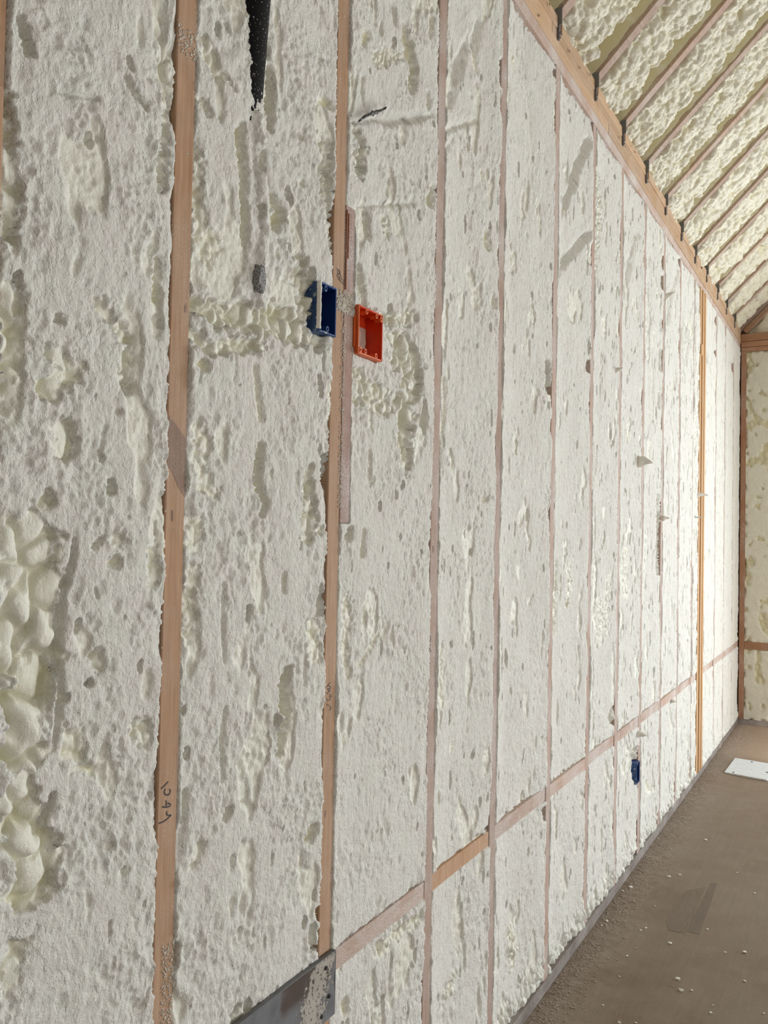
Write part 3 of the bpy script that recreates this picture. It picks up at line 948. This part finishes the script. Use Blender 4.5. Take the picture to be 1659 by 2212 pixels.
# ------------------------------------------------------------------ black vent pipe in the foam
def pipe_mat():
    mt, nt, b = new_mat('black_pipe')
    v = objvec(nt)
    f = ramp(nt, noise(nt, v, 330, 2, .5), [(.665, (0, 0, 0)), (.70, (1, 1, 1))])
    c = mix(nt, f, (.006, .006, .007), (.45, .44, .43))
    nt.links.new(c, b.inputs['Base Color'])
    b.inputs['Roughness'].default_value = .6
    b.inputs['Specular IOR Level'].default_value = .15
    return mt


pipe = empty('vent_pipe', (-.03, 1.03, 2.0))
tag(pipe, 'black vent pipe showing through a slit in the foam', 'pipe')
bm = bmesh.new()
rings = []
PRAD = .030
for k in range(81):
    z = 1.60 + (2.86-1.60)*k/80
    xf = .0036 + (z-2.062)*.085 if z > 2.05 else .004 - min((2.05-z)*.20, .030)
    sy = 1.0335-(z-2.06)*.016 + .004
    rings.append([bm.verts.new((xf-PRAD+PRAD*math.cos(t)+.03, sy-1.03+PRAD*math.sin(t), z-2.0)) for t in [2*math.pi*j/32 for j in range(32)]])
for A, B in zip(rings, rings[1:]):
    for j in range(32):
        bm.faces.new((A[j], A[(j+1) % 32], B[(j+1) % 32], B[j]))
bm_obj('pipe_body', bm, pipe_mat(), pipe, False)
# greyed patch of the pipe lower down
sy, sz = on_wall(554, 605)
Yg, Zg = np.meshgrid(np.linspace(-.014, .014, 22), np.linspace(-.028, .028, 40))
rr = np.hypot(Yg/.0125, Zg/.026) + .25*fbm(Yg/.008, Zg/.010, 3, 3)
Hg = .013 - .018*smooth(.7, 1.15, rr) + .0008*perlin(Yg/.003, Zg/.004, 8)
M_GPIPE = plain_mat('dusty_black_pipe', (.09, .09, .095), .8, 0, (.50, .49, .47), .50, 700)
me = grid_mesh('dusty_patch', np.stack([Hg+.03, Yg+sy-1.03, Zg+sz-2.0], -1))
o = mesh_obj('dusty_patch', me, M_GPIPE, pipe)
o['label'] = 'dusty grey exposed patch'

# black scrap of cable stuck in the foam of the third bay
bm = bmesh.new()
P = [Vector((.010, *on_wall(x, y))) for x, y in ((766, 264), (776, 256), (788, 250), (800, 246), (812, 242), (823, 236))]
rg = []
for i, p in enumerate(P):
    r_ = (.003, .0048, .0044, .0055, .0042, .0034)[i]
    rg.append([bm.verts.new(p + Vector((r_*math.cos(t), .3*r_*math.sin(t), 1.0*r_*math.sin(t)))) for t in [2*math.pi*j/7 for j in range(7)]])
for A, B in zip(rg, rg[1:]):
    for j in range(7):
        bm.faces.new((A[j], A[(j+1) % 7], B[(j+1) % 7], B[j]))
bm.faces.new(rg[0]); bm.faces.new(rg[-1][::-1])
for (q, d_) in ((3, (.012, -.004, .007)), (3, (.008, .006, -.004))):
    bmesh.ops.create_cone(bm, segments=5, radius1=.0022, radius2=.001, depth=.014, cap_ends=True,
                          matrix=Matrix.Translation(P[q]) @ Vector(d_).to_track_quat('Z', 'Y').to_matrix().to_4x4())
M_SCRAP = plain_mat('black_scrap', (.02, .02, .02), .6, 0, (.5, .48, .45), .56, 240)
tag(bm_obj('cable_scrap', bm, M_SCRAP, None, False), 'torn black cable scrap poking out of foam above the orange box', 'cable')

# ------------------------------------------------------------------ grey steel plate near the floor
def plate_mat():
    mt, nt, b = new_mat('dusty_grey_steel')
    v = objvec(nt)
    tc = nt.nodes.new('ShaderNodeTexCoord')
    sp = nt.nodes.new('ShaderNodeSeparateXYZ')
    nt.links.new(tc.outputs['Object'], sp.inputs[0])
    big = noise(nt, v, 30, 3)
    c = ramp(nt, big, [(.35, (.135, .138, .147)), (.65, (.19, .193, .203))])
    # brown patch left of the foam streak: dark reflection painted into the colour
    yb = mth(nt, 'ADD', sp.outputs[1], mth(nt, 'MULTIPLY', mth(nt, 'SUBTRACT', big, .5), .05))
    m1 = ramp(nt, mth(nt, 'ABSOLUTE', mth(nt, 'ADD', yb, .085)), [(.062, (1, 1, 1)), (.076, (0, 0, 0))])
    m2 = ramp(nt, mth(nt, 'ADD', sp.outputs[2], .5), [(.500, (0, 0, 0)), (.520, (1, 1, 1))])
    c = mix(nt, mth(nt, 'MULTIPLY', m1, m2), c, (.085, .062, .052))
    # foam overspray streak
    d = mth(nt, 'ABSOLUTE', mth(nt, 'ADD', mth(nt, 'ADD', sp.outputs[1], mth(nt, 'MULTIPLY', sp.outputs[2], -.45)), .058))
    dens = ramp(nt, d, [(.0, (.40,)*3), (.03, (.30,)*3), (.075, (.0,)*3)])
    ns_ = mth(nt, 'ADD', noise(nt, v, 130, 4, .7), dens)
    f = ramp(nt, ns_, [(.74, (0, 0, 0)), (.80, (1, 1, 1))])
    c = mix(nt, f, c, (.42, .38, .33))
    nt.links.new(c, b.inputs['Base Color'])
    b.inputs['Roughness'].default_value = .5
    b.inputs['Metallic'].default_value = .15
    bump(nt, b, f, .003, .8)
    return mt


pl = empty('steel_plate', (0, 1.305, .575))
tag(pl, 'dusty grey steel plate nailed low across the second stud', 'plate')
PY0, PY1, PZ0, PZ1 = .915, 1.3065, .520, .634
ny, nz = 90, 30
Yg, Zg = np.meshgrid(np.linspace(PY0, PY1, ny), np.linspace(PZ0, PZ1, nz))
dent = np.exp(-(((Yg-1.17)/.09)**2+((Zg-.585)/.05)**2))
Hf = .0125 - .006*dent + .0012*fbm(Yg/.08, Zg/.05, 77, 2)
front = np.stack([Hf, Yg-1.305, Zg-.575], -1)
back = front.copy(); back[..., 0] -= .0018
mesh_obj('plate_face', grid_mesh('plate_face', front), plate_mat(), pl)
bm = bmesh.new()
for a, b_ in (((.0035, PY1-.0016, PZ0), (.0125, PY1+.0006, PZ1)), ((.0035, PY0, PZ0), (.0122, PY1, PZ0+.0015)), ((.0035, PY0, PZ1-.0015), (.0122, PY1, PZ1))):
    add_box(bm, [a[0], a[1]-1.305, a[2]-.575], [b_[0], b_[1]-1.305, b_[2]-.575], .0005)
bm_obj('flange', bm, plain_mat('grey_steel_edge', (.15, .152, .16), .5, .2), pl)
for (yy_, zz2) in ((1.275, .615), (1.287, .560), (1.263, .535)):
    bm = bmesh.new()
    bmesh.ops.create_cone(bm, segments=10, radius1=.004, radius2=.003, depth=.003, cap_ends=True,
                          matrix=Matrix.Translation((.0135, yy_-1.305, zz2-.575)) @ Matrix.Rotation(math.pi/2, 4, 'Y'))
    bm_obj('nail_head', bm, plain_mat('nail', (.10, .10, .11), .4, .6), pl)

# ------------------------------------------------------------------ roof
R45 = math.sqrt(.5)
ZR0 = 3.026
def slope_pt(t, s, nn):
    return (t*R45 + nn*R45, s, ZR0 + t*R45 - nn*R45)


RIDGE = RX/2
TMAX = RIDGE/R45
bm = bmesh.new()
def slope_box(bm, t0, t1, s0, s1, n0, n1, bev=0.0):
    mm = Matrix(((R45, 0, R45, 0), (0, 1, 0, 0), (R45, 0, -R45, ZR0), (0, 0, 0, 1)))
    add_box(bm, (t0, s0, n0), (t1, s1, n1), 0, mm)
slope_box(bm, -.4, TMAX, YB, YE+.2, -.20, -.18)
v = [bm.verts.new(p) for p in ((RIDGE, YB, ZR0+RIDGE), (RIDGE, YE+.2, ZR0+RIDGE), (RX+.1, YE+.2, ZR0-.1), (RX+.1, YB, ZR0-.1))]
bm.faces.new(v)
ceil = bm_obj('ceiling', bm, M_CEIL)
ceil['kind'] = 'structure'
M_RAFT = wood_mat('rafter_wood', (.47, .325, .25), (.38, .25, .185), 'y', .25, (.66, .60, .55))
RAFT = STUD[2:] + [5.333, 5.757, 6.16, 6.578]
for s in RAFT:
    bm = bmesh.new()
    slope_box(bm, -.02, TMAX, s-HW, s+HW, -.18, random.uniform(-.002, .002))
    bm_obj('rafter', bm, M_RAFT, ceil)


def roof_foam(a, b, seed, fine, tf, t0=-.02):
    ns = int((b-a)/fine)
    ss = np.linspace(a, b, ns+1)
    tt = np.concatenate([np.linspace(t0, tf, int((tf-t0)/fine)), np.linspace(tf, TMAX, 40)[1:]])
    Sg, T = np.meshgrid(ss, tt)
    sd = seed*57
    u0 = Sg-a; u1 = b-Sg
    # bulging crown with wandering edges and smooth valleys against the rafters
    e1 = .092 + .042*fbm(T/.16, T*0+seed, sd, 3) + .012*perlin(T/.025, Sg/.05, sd+1)
    e0 = .016 + .016*fbm(T/.15, T*0+seed+9, sd+2, 3) + .010*perlin(T/.03, Sg/.05, sd+3)
    m1 = smooth(e1-.030, e1+.018, u1)
    m0 = smooth(e0-.022, e0+.012, u0)
    cr = m0*m1
    mid = np.sin(np.clip(u0/(b-a), 0, 1)*math.pi)
    N = -.078 + cr*(.062 + .022*mid + .014*fbm(Sg/.12, T/.18, sd+4, 2))
    bb = bubbles(Sg, T, .050, sd+5)
    b2 = bubbles(Sg+.02*perlin(Sg/.05, T/.05, sd+6), T, .022, sd+7)
    # scalloped run-lines: stacked little arcs
    ph = T/.020 + 2.4*fbm(Sg/.06, T/.09, sd+8, 2) + 9*(u0-.18)**2/.03
    sc = np.abs(((ph) % 1.0)*2-1)
    pat = smooth(-.1, .35, fbm(Sg/.13, T/.2, sd+9, 2))
    N += cr*(.026*bb + .012*b2*(1-.4*pat) + pat*.007*(1-sc**2)) - cr*.012
    N += (1-cr)*.004*bubbles(Sg, T, .03, sd+10) + .0012*fbm(Sg/.02, T/.02, sd+11, 2)
    # fills toward the rafter sides (thin skin on the rafter, slightly rolled)
    N += (1-cr)*(.062+.012*perlin(T/.06, Sg/.2, sd+12)*smooth(0, .3, fbm(T/.2, T*0+3, sd+13, 2)))*smooth(.017, .004, u1)
    P = np.stack([T*R45+N*R45, Sg, ZR0+T*R45-N*R45], -1)
    sk = np.clip(.55+.45*(1-bb)+.3*(1-cr), 0, 1)
    mesh_obj('foam_panel', grid_mesh('foam_panel', P, sk), M_CEIL, ceil)


allr = RAFT + [YE+.06]
for i, (a, b_) in enumerate(zip(allr, allr[1:])):
    if b_ < 2.4:
        roof_foam(a+HW, b_-HW, 5+i, .02, 1.0)
    else:
        roof_foam(a+HW, b_-HW, 5+i, .0048 if i < 7 else .006, 1.75 if i < 5 else 1.1)
s0 = RAFT[0]
bm = bmesh.new()
slope_box(bm, -.02, TMAX, YB, RAFT[0]-HW, -.05, -.02)
o = bm_obj('foam_panel', bm, M_CEIL, ceil)

# steel ties from plate to rafter
M_TIE = plain_mat('galvanized_tie', (.17, .17, .175), .55, .2, (.35, .34, .32), .68, 120)
for i, s in enumerate(RAFT):
    if s < 2.3: continue
    bm = bmesh.new()
    dy = -HW-.002
    add_box(bm, (-.012, s+dy-.001, 2.945), (.0095, s+dy+.009, 3.035), .0004)
    add_box(bm, (-.03, s+dy-.0015, 2.99), (.018, s+dy+.0005, 3.045), .0004)
    vs_ = [bm.verts.new(p) for p in ((.0097, s+dy-.0005, 3.03), (.0097, s+dy+.009, 3.03), (.022, s+dy-.001, 3.06))]
    bm.faces.new(vs_)
    for zz3 in (2.953, 2.966, 3.005):
        bmesh.ops.create_cone(bm, segments=8, radius1=.0035, radius2=.003, depth=.002, cap_ends=True,
                              matrix=Matrix.Translation((.0108, s+dy+.006, zz3)) @ Matrix.Rotation(math.pi/2, 4, 'Y'))
    bm_obj('steel_tie', bm, M_TIE, wall)
# knots and nail holes along the plates
M_HOLE = plain_mat('nail_hole', (.10, .06, .04), .9)
bm = bmesh.new()
for k in range(46):
    y = 2.2 + 4.6*random.random(); z = random.choice((2.955, 2.97, 2.99, 3.0, 3.008, 2.925))+random.uniform(-.006, .006)
    r_ = random.uniform(.002, .0045)
    x_ = .0105
    bm.faces.new([bm.verts.new((x_ if z > 2.98 else .0062, y+r_*1.6*math.cos(t), z+r_*math.sin(t))) for t in [q*math.pi/4 for q in range(8)]])
tag(bm_obj('nail_hole', bm, M_HOLE, wall), kind='stuff')

# ------------------------------------------------------------------ far wall
WX0, WX1, WZ0, WZ1 = 1.671, 3.661, .40, 2.40
bm = bmesh.new()
for lo, hi in (((-.16, -.02), (WX0, 3.1)), ((WX1, -.02), (RX+.1, 3.1)), ((WX0, -.02), (WX1, WZ0)), ((WX0, WZ1), (WX1, 3.1))):
    add_box(bm, (lo[0], YE+.142, lo[1]), (hi[0], YE+.165, hi[1]))
far = bm_obj('wall_far', bm, M_SHEATH)
far['kind'] = 'structure'
fx = [.027, .433, .84, 1.246, 1.652, 2.06, 2.47, 2.87, 3.28, 3.68, 4.09, 4.5, 4.98]
for x in fx:
    top_ = WZ0-.03 if WX0 < x < WX1 else 2.84
    box('stud', (x-HW, YE, .038), (x+HW, YE+.14, top_), M_FAR, far)
    if top_ < 1:
        box('stud', (x-HW, YE, WZ1+.03), (x+HW, YE+.14, 2.84), M_FAR, far)
for lo, hi in (((WX0, WZ0-.03), (WX1, WZ0)), ((WX0, WZ1), (WX1, WZ1+.03))):
    box('opening_frame', (lo[0], YE-.006, lo[1]), (hi[0], YE+.14, hi[1]), M_FARX, far)
box('bottom_plate', (-.14, YE-.004, 0), (RX, YE+.14, .038), M_SILL, far)
for k, (a, b_) in enumerate(((2.838, 2.874), (2.876, 2.918), (2.920, 2.975))):
    box('top_plate', (.006, YE-(.0, .004, .012)[k], a), (RX, YE+.14, b_), M_FARX, far, .002)


def far_foam(x0, x1, z0, z1, seed, fine):
    X, Z = np.meshgrid(np.linspace(x0, x1, max(6, int((x1-x0)/fine))), np.linspace(z0, z1, max(6, int((z1-z0)/fine))))
    sd = seed*31
    H = .002 + .002*fbm(X/.04, Z/.05, sd, 3)
    f1, f2, c = worley(X/.05, Z/.06, sd+1)
    c2_ = .5+((c*977.1) % 1.0)
    mk = smooth(.30*c2_, .2*c2_-.05, f1+.14*fbm(X/.025, Z/.025, sd+2, 2))*(c < .06)
    pm = smooth(.25, .4, fbm(X/.12, Z/.16, sd+3, 3))
    H -= .012*mk + pm*.014*(1.1-bubbles(X, Z, .035, sd+4))
    de = np.minimum(np.minimum(X-x0, x1-X), np.minimum(Z-z0, z1-Z))
    H -= smooth(.018, 0, de)*.02*np.clip(fbm(X/.07, Z/.07, sd+5, 2)+.25, 0, 1)
    P = np.stack([X, YE-H, Z], -1)[:, ::-1]
    mesh_obj('foam_panel', grid_mesh('foam_panel', P, np.clip(.35+np.maximum(mk, pm)[:, ::-1]*.65, 0, 1)), M_FARFOAM, far)


M_FARFOAM = foam_mat('far_wall_foam', (.74, .70, .585), (.72, .68, .54), (.73, .68, .58))
FB = (.567, .627)
for i, (a, b_) in enumerate(zip(fx, fx[1:])):
    fine = .007 if i < 2 else .04
    if WX0-.05 < a and b_ < WX1+.06:
        far_foam(a+HW, b_-HW, WZ1+.03, 2.836, 3+i, fine)
    else:
        far_foam(a+HW, b_-HW, FB[1], 2.836, 3+i, fine)
    if WX0-.05 < a and b_ < WX1+.06:
        far_foam(a+HW, b_-HW, .040, WZ0-.03, 23+i, fine)
        continue
    far_foam(a+HW, b_-HW, .040, FB[0], 23+i, fine)
    box('blocking', (a+HW+.001, YE-.001, FB[0]), (b_-HW-.001, YE+.1, FB[1]), M_FARX, far)
# gable above the plates: sloping boards and foam
mmz = Matrix(((R45, 0, R45, 0), (0, 1, 0, 0), (R45, 0, -R45, ZR0), (0, 0, 0, 1)))
bm = bmesh.new()
add_box(bm, (-.02, YE-.004, -.012), (TMAX, YE+.034, .022), 0, mmz)
bm_obj('gable_rafter', bm, M_RAFT, far)
bm = bmesh.new()
add_box(bm, (.0, YE-.008, .026), (TMAX, YE+.034, .062), 0, mmz)
bm_obj('gable_plate', bm, M_FARX, far)
T, W_ = np.meshgrid(np.linspace(0, 1, 220), np.linspace(0, 1, 120))
X = .03 + (RX-.06)*T
top = ZR0 + np.minimum(X, RX-X) - .07
Zg = 2.975 + (np.maximum(top, 2.98)-2.975)*W_
Hh = .003 + .006*fbm(X/.06, Zg/.06, 900, 3) - .02*smooth(.2, .4, fbm(X/.15, Zg/.15, 903, 2))
mesh_obj('foam_panel', grid_mesh('foam_panel', np.stack([X, YE+.03-Hh, Zg], -1)[:, ::-1], np.full(X.shape, .55)), M_FARFOAM, far)

# ------------------------------------------------------------------ unseen sides of the room: plain foamed walls with the openings that light it
def holed_wall(name, axis, pos, u0, u1, z0, z1, holes, mat):
    """wall in slabs around rectangular openings"""
    o = None
    bm = bmesh.new()
    us = sorted({u0, u1} | {h[0] for h in holes} | {h[1] for h in holes})
    for a, b_ in zip(us, us[1:]):
        hh = [h for h in holes if h[0] <= a and h[1] >= b_]
        spans = [(z0, z1)] if not hh else [(z0, hh[0][2]), (hh[0][3], z1)]
        for c, d in spans:
            if d-c < .005: continue
            if axis == 'x': add_box(bm, (pos, a, c), (pos+.14, b_, d))
            else: add_box(bm, (a, pos-.14, c), (b_, pos, d))
    o = bm_obj(name, bm, mat)
    o['kind'] = 'structure'
    for h in holes:
        bm = bmesh.new()
        t = .05
        for (a, b_, c, d) in ((h[0]-t, h[0], h[2], h[3]+t), (h[1], h[1]+t, h[2], h[3]+t), (h[0], h[1], h[3], h[3]+t), (h[0], h[1], h[2]-t, h[2]))[:4 if h[2] > .1 else 3]:
            if axis == 'x': add_box(bm, (pos-.01, a, c), (pos+.005, b_, d), .002)
            else: add_box(bm, (a, pos-.005, c), (b_, pos+.01, d), .002)
        bm_obj('opening_frame', bm, M_FARX, o)
    return o


M_BACKWALL = plain_mat('bare_sheathing_wall', (.34, .26, .19), .85)
holed_wall('wall_right', 'x', RX, YB, YE+.14, 0, ZR0+.05, [(-.1, 2.5, .45, 1.65), (4.5, 6.5, .05, 2.15)], M_BACKWALL)  # unseen; near opening added and sized for its light
holed_wall('wall_back', 'y', YB, -.1, RX+.1, 0, 5.6, [], M_BACKWALL)

# ------------------------------------------------------------------ white board on the floor
M_BOARD = plain_mat('white_board', (.66, .68, .69), .6, 0, (.50, .52, .54), .62, 12)
bd = empty('foam_board', (.24, 5.59, 0))
tag(bd, 'white sheet of board lying flat on the brown floor by the far wall', 'board')
bm = bmesh.new()
cs = [on_floor(1588, 1640), on_floor(1565, 1671), on_floor(1657, 1688), (.385, 5.765)]
bv = [bm.verts.new((x-.24, y-5.59, .001)) for x, y in cs]
tv = [bm.verts.new((x-.24, y-5.59, .009)) for x, y in cs]
bm.faces.new(tv); bm.faces.new(bv[::-1])
for i in range(4):
    bm.faces.new((bv[i], bv[(i+1) % 4], tv[(i+1) % 4], tv[i]))
bmesh.ops.recalc_face_normals(bm, faces=bm.faces)
bm_obj('sheet', bm, M_BOARD, bd)
for (px, py) in ((1624, 1649), (1584, 1672), (1657, 1672)):
    x, y = on_floor(px, py)
    bm = bmesh.new()
    bmesh.ops.create_cone(bm, segments=8, radius1=.006, radius2=.005, depth=.002, cap_ends=True, matrix=Matrix.Translation((x-.24, y-5.59, .0095)) @ Matrix.Scale(2.2, 4, (0, 1, 0)))
    bm_obj('scuff', bm, M_INK, bd)


# ------------------------------------------------------------------ foam crumbs on the floor
def crumb_mesh(name, seed, mat):
    rr = random.Random(seed)
    bm = bmesh.new()
    bmesh.ops.create_icosphere(bm, subdivisions=1, radius=1)
    for v_ in bm.verts:
        v_.co *= rr.uniform(.6, 1.25)
        v_.co.z = max(v_.co.z*.75, -.45)
    me = bpy.data.meshes.new(name)
    bm.to_mesh(me); bm.free()
    me.materials.append(mat)
    return me


cm = [crumb_mesh('foam_chunk', k, M_CRUMB) for k in range(5)]
spots = [(1360, 1883, 7), (1448, 2038, 8), (1464, 2115, 9), (1471, 2140, 10), (1609, 2058, 8), (1609, 2120, 6), (1566, 2058, 5), (1445, 1894, 7), (1469, 1891, 7),
         (1355, 2066, 5), (1338, 2110, 4), (1303, 2172, 5), (1535, 2188, 6), (1528, 2008, 5), (1376, 1806, 6), (1421, 1812, 4), (1525, 1815, 6),
         (1405, 1750, 5), (1338, 2210, 8), (1415, 1958, 4), (1630, 1930, 5), (1592, 1886, 4), (1362, 1917, 8), (1345, 1925, 6), (1556, 1555+60, 3),
         (1374, 2210, 5), (1310, 1990, 7), (1300, 2000, 5), (1650, 2190, 5), (1540, 2172, 4), (1494, 2140, 5), (1384, 2010, 5), (1395, 2005, 5)]
for i, (px, py, r) in enumerate(spots):
    x, y = on_floor(px, py)
    dist = math.hypot(x-CX, y)
    rad = r*.5*dist/FPX*1.0
    o = bpy.data.objects.new('foam_chunk', cm[i % 5])
    o.scale = (rad, rad*1.2, rad*.8)
    o.location = (x, y, rad*.8*.42)
    o.rotation_euler = (0, 0, random.random()*6)
    link(o)
    tag(o, 'small loose crumb of pale foam lying on the brown floor', 'foam crumb', 'loose foam crumbs on the floor')


def crumbs(name, n_, mat, dens, rmin, rmax, seed):
    rg_ = np.random.default_rng(seed)
    base = np.array([v_.co[:] for v_ in cm[seed % 5].vertices])
    tri = np.array([p.vertices[:] for p in cm[seed % 5].polygons])
    V = []; T_ = []
    x = dens(rg_, n_)
    y = rg_.uniform(1.7, 6.9, n_)
    x = np.where((x > .10) & (x < .40) & (y > 5.35) & (y < 5.83), .02+.06*rg_.random(n_), x)
    r = rmin + (rmax-rmin)*rg_.random(n_)**3
    for k in range(n_):
        a = rg_.random()*6.28
        c_, s_ = math.cos(a), math.sin(a)
        q = base*[1, rg_.uniform(.7, 1.6), .8]*r[k]
        q = np.stack([q[:, 0]*c_-q[:, 1]*s_+x[k], q[:, 0]*s_+q[:, 1]*c_+y[k], q[:, 2]+.34*r[k]], -1)
        T_.append(tri+len(base)*k); V.append(q)
    me = bpy.data.meshes.new(name)
    V = np.concatenate(V); T_ = np.concatenate(T_)
    return V, T_


V1, T1 = crumbs('foam_debris', 9000, M_DIRTCRUMB, lambda g, n_: .006+np.abs(g.normal(0, .045, n_))+g.random(n_)**3*.05, .0010, .0040, 1)
V2, T2 = crumbs('foam_specks', 5000, M_CRUMB, lambda g, n_: .006+g.random(n_)**1.8*1.2, .0005, .0023, 2)
me = bpy.data.meshes.new('foam_debris')
me.from_pydata(np.concatenate([V1, V2]).tolist(), [], np.concatenate([T1, T2+len(V1)]).tolist())
me.materials.append(M_DIRTCRUMB); me.materials.append(M_SPECK)
me.polygons.foreach_set('material_index', np.concatenate([np.zeros(len(T1)), np.ones(len(T2))]).astype(np.int32))
o = link(bpy.data.objects.new('foam_debris', me))
tag(o, 'dusty foam crumbs strewn along the foot of the wall and over the floor', 'debris', None, 'stuff')
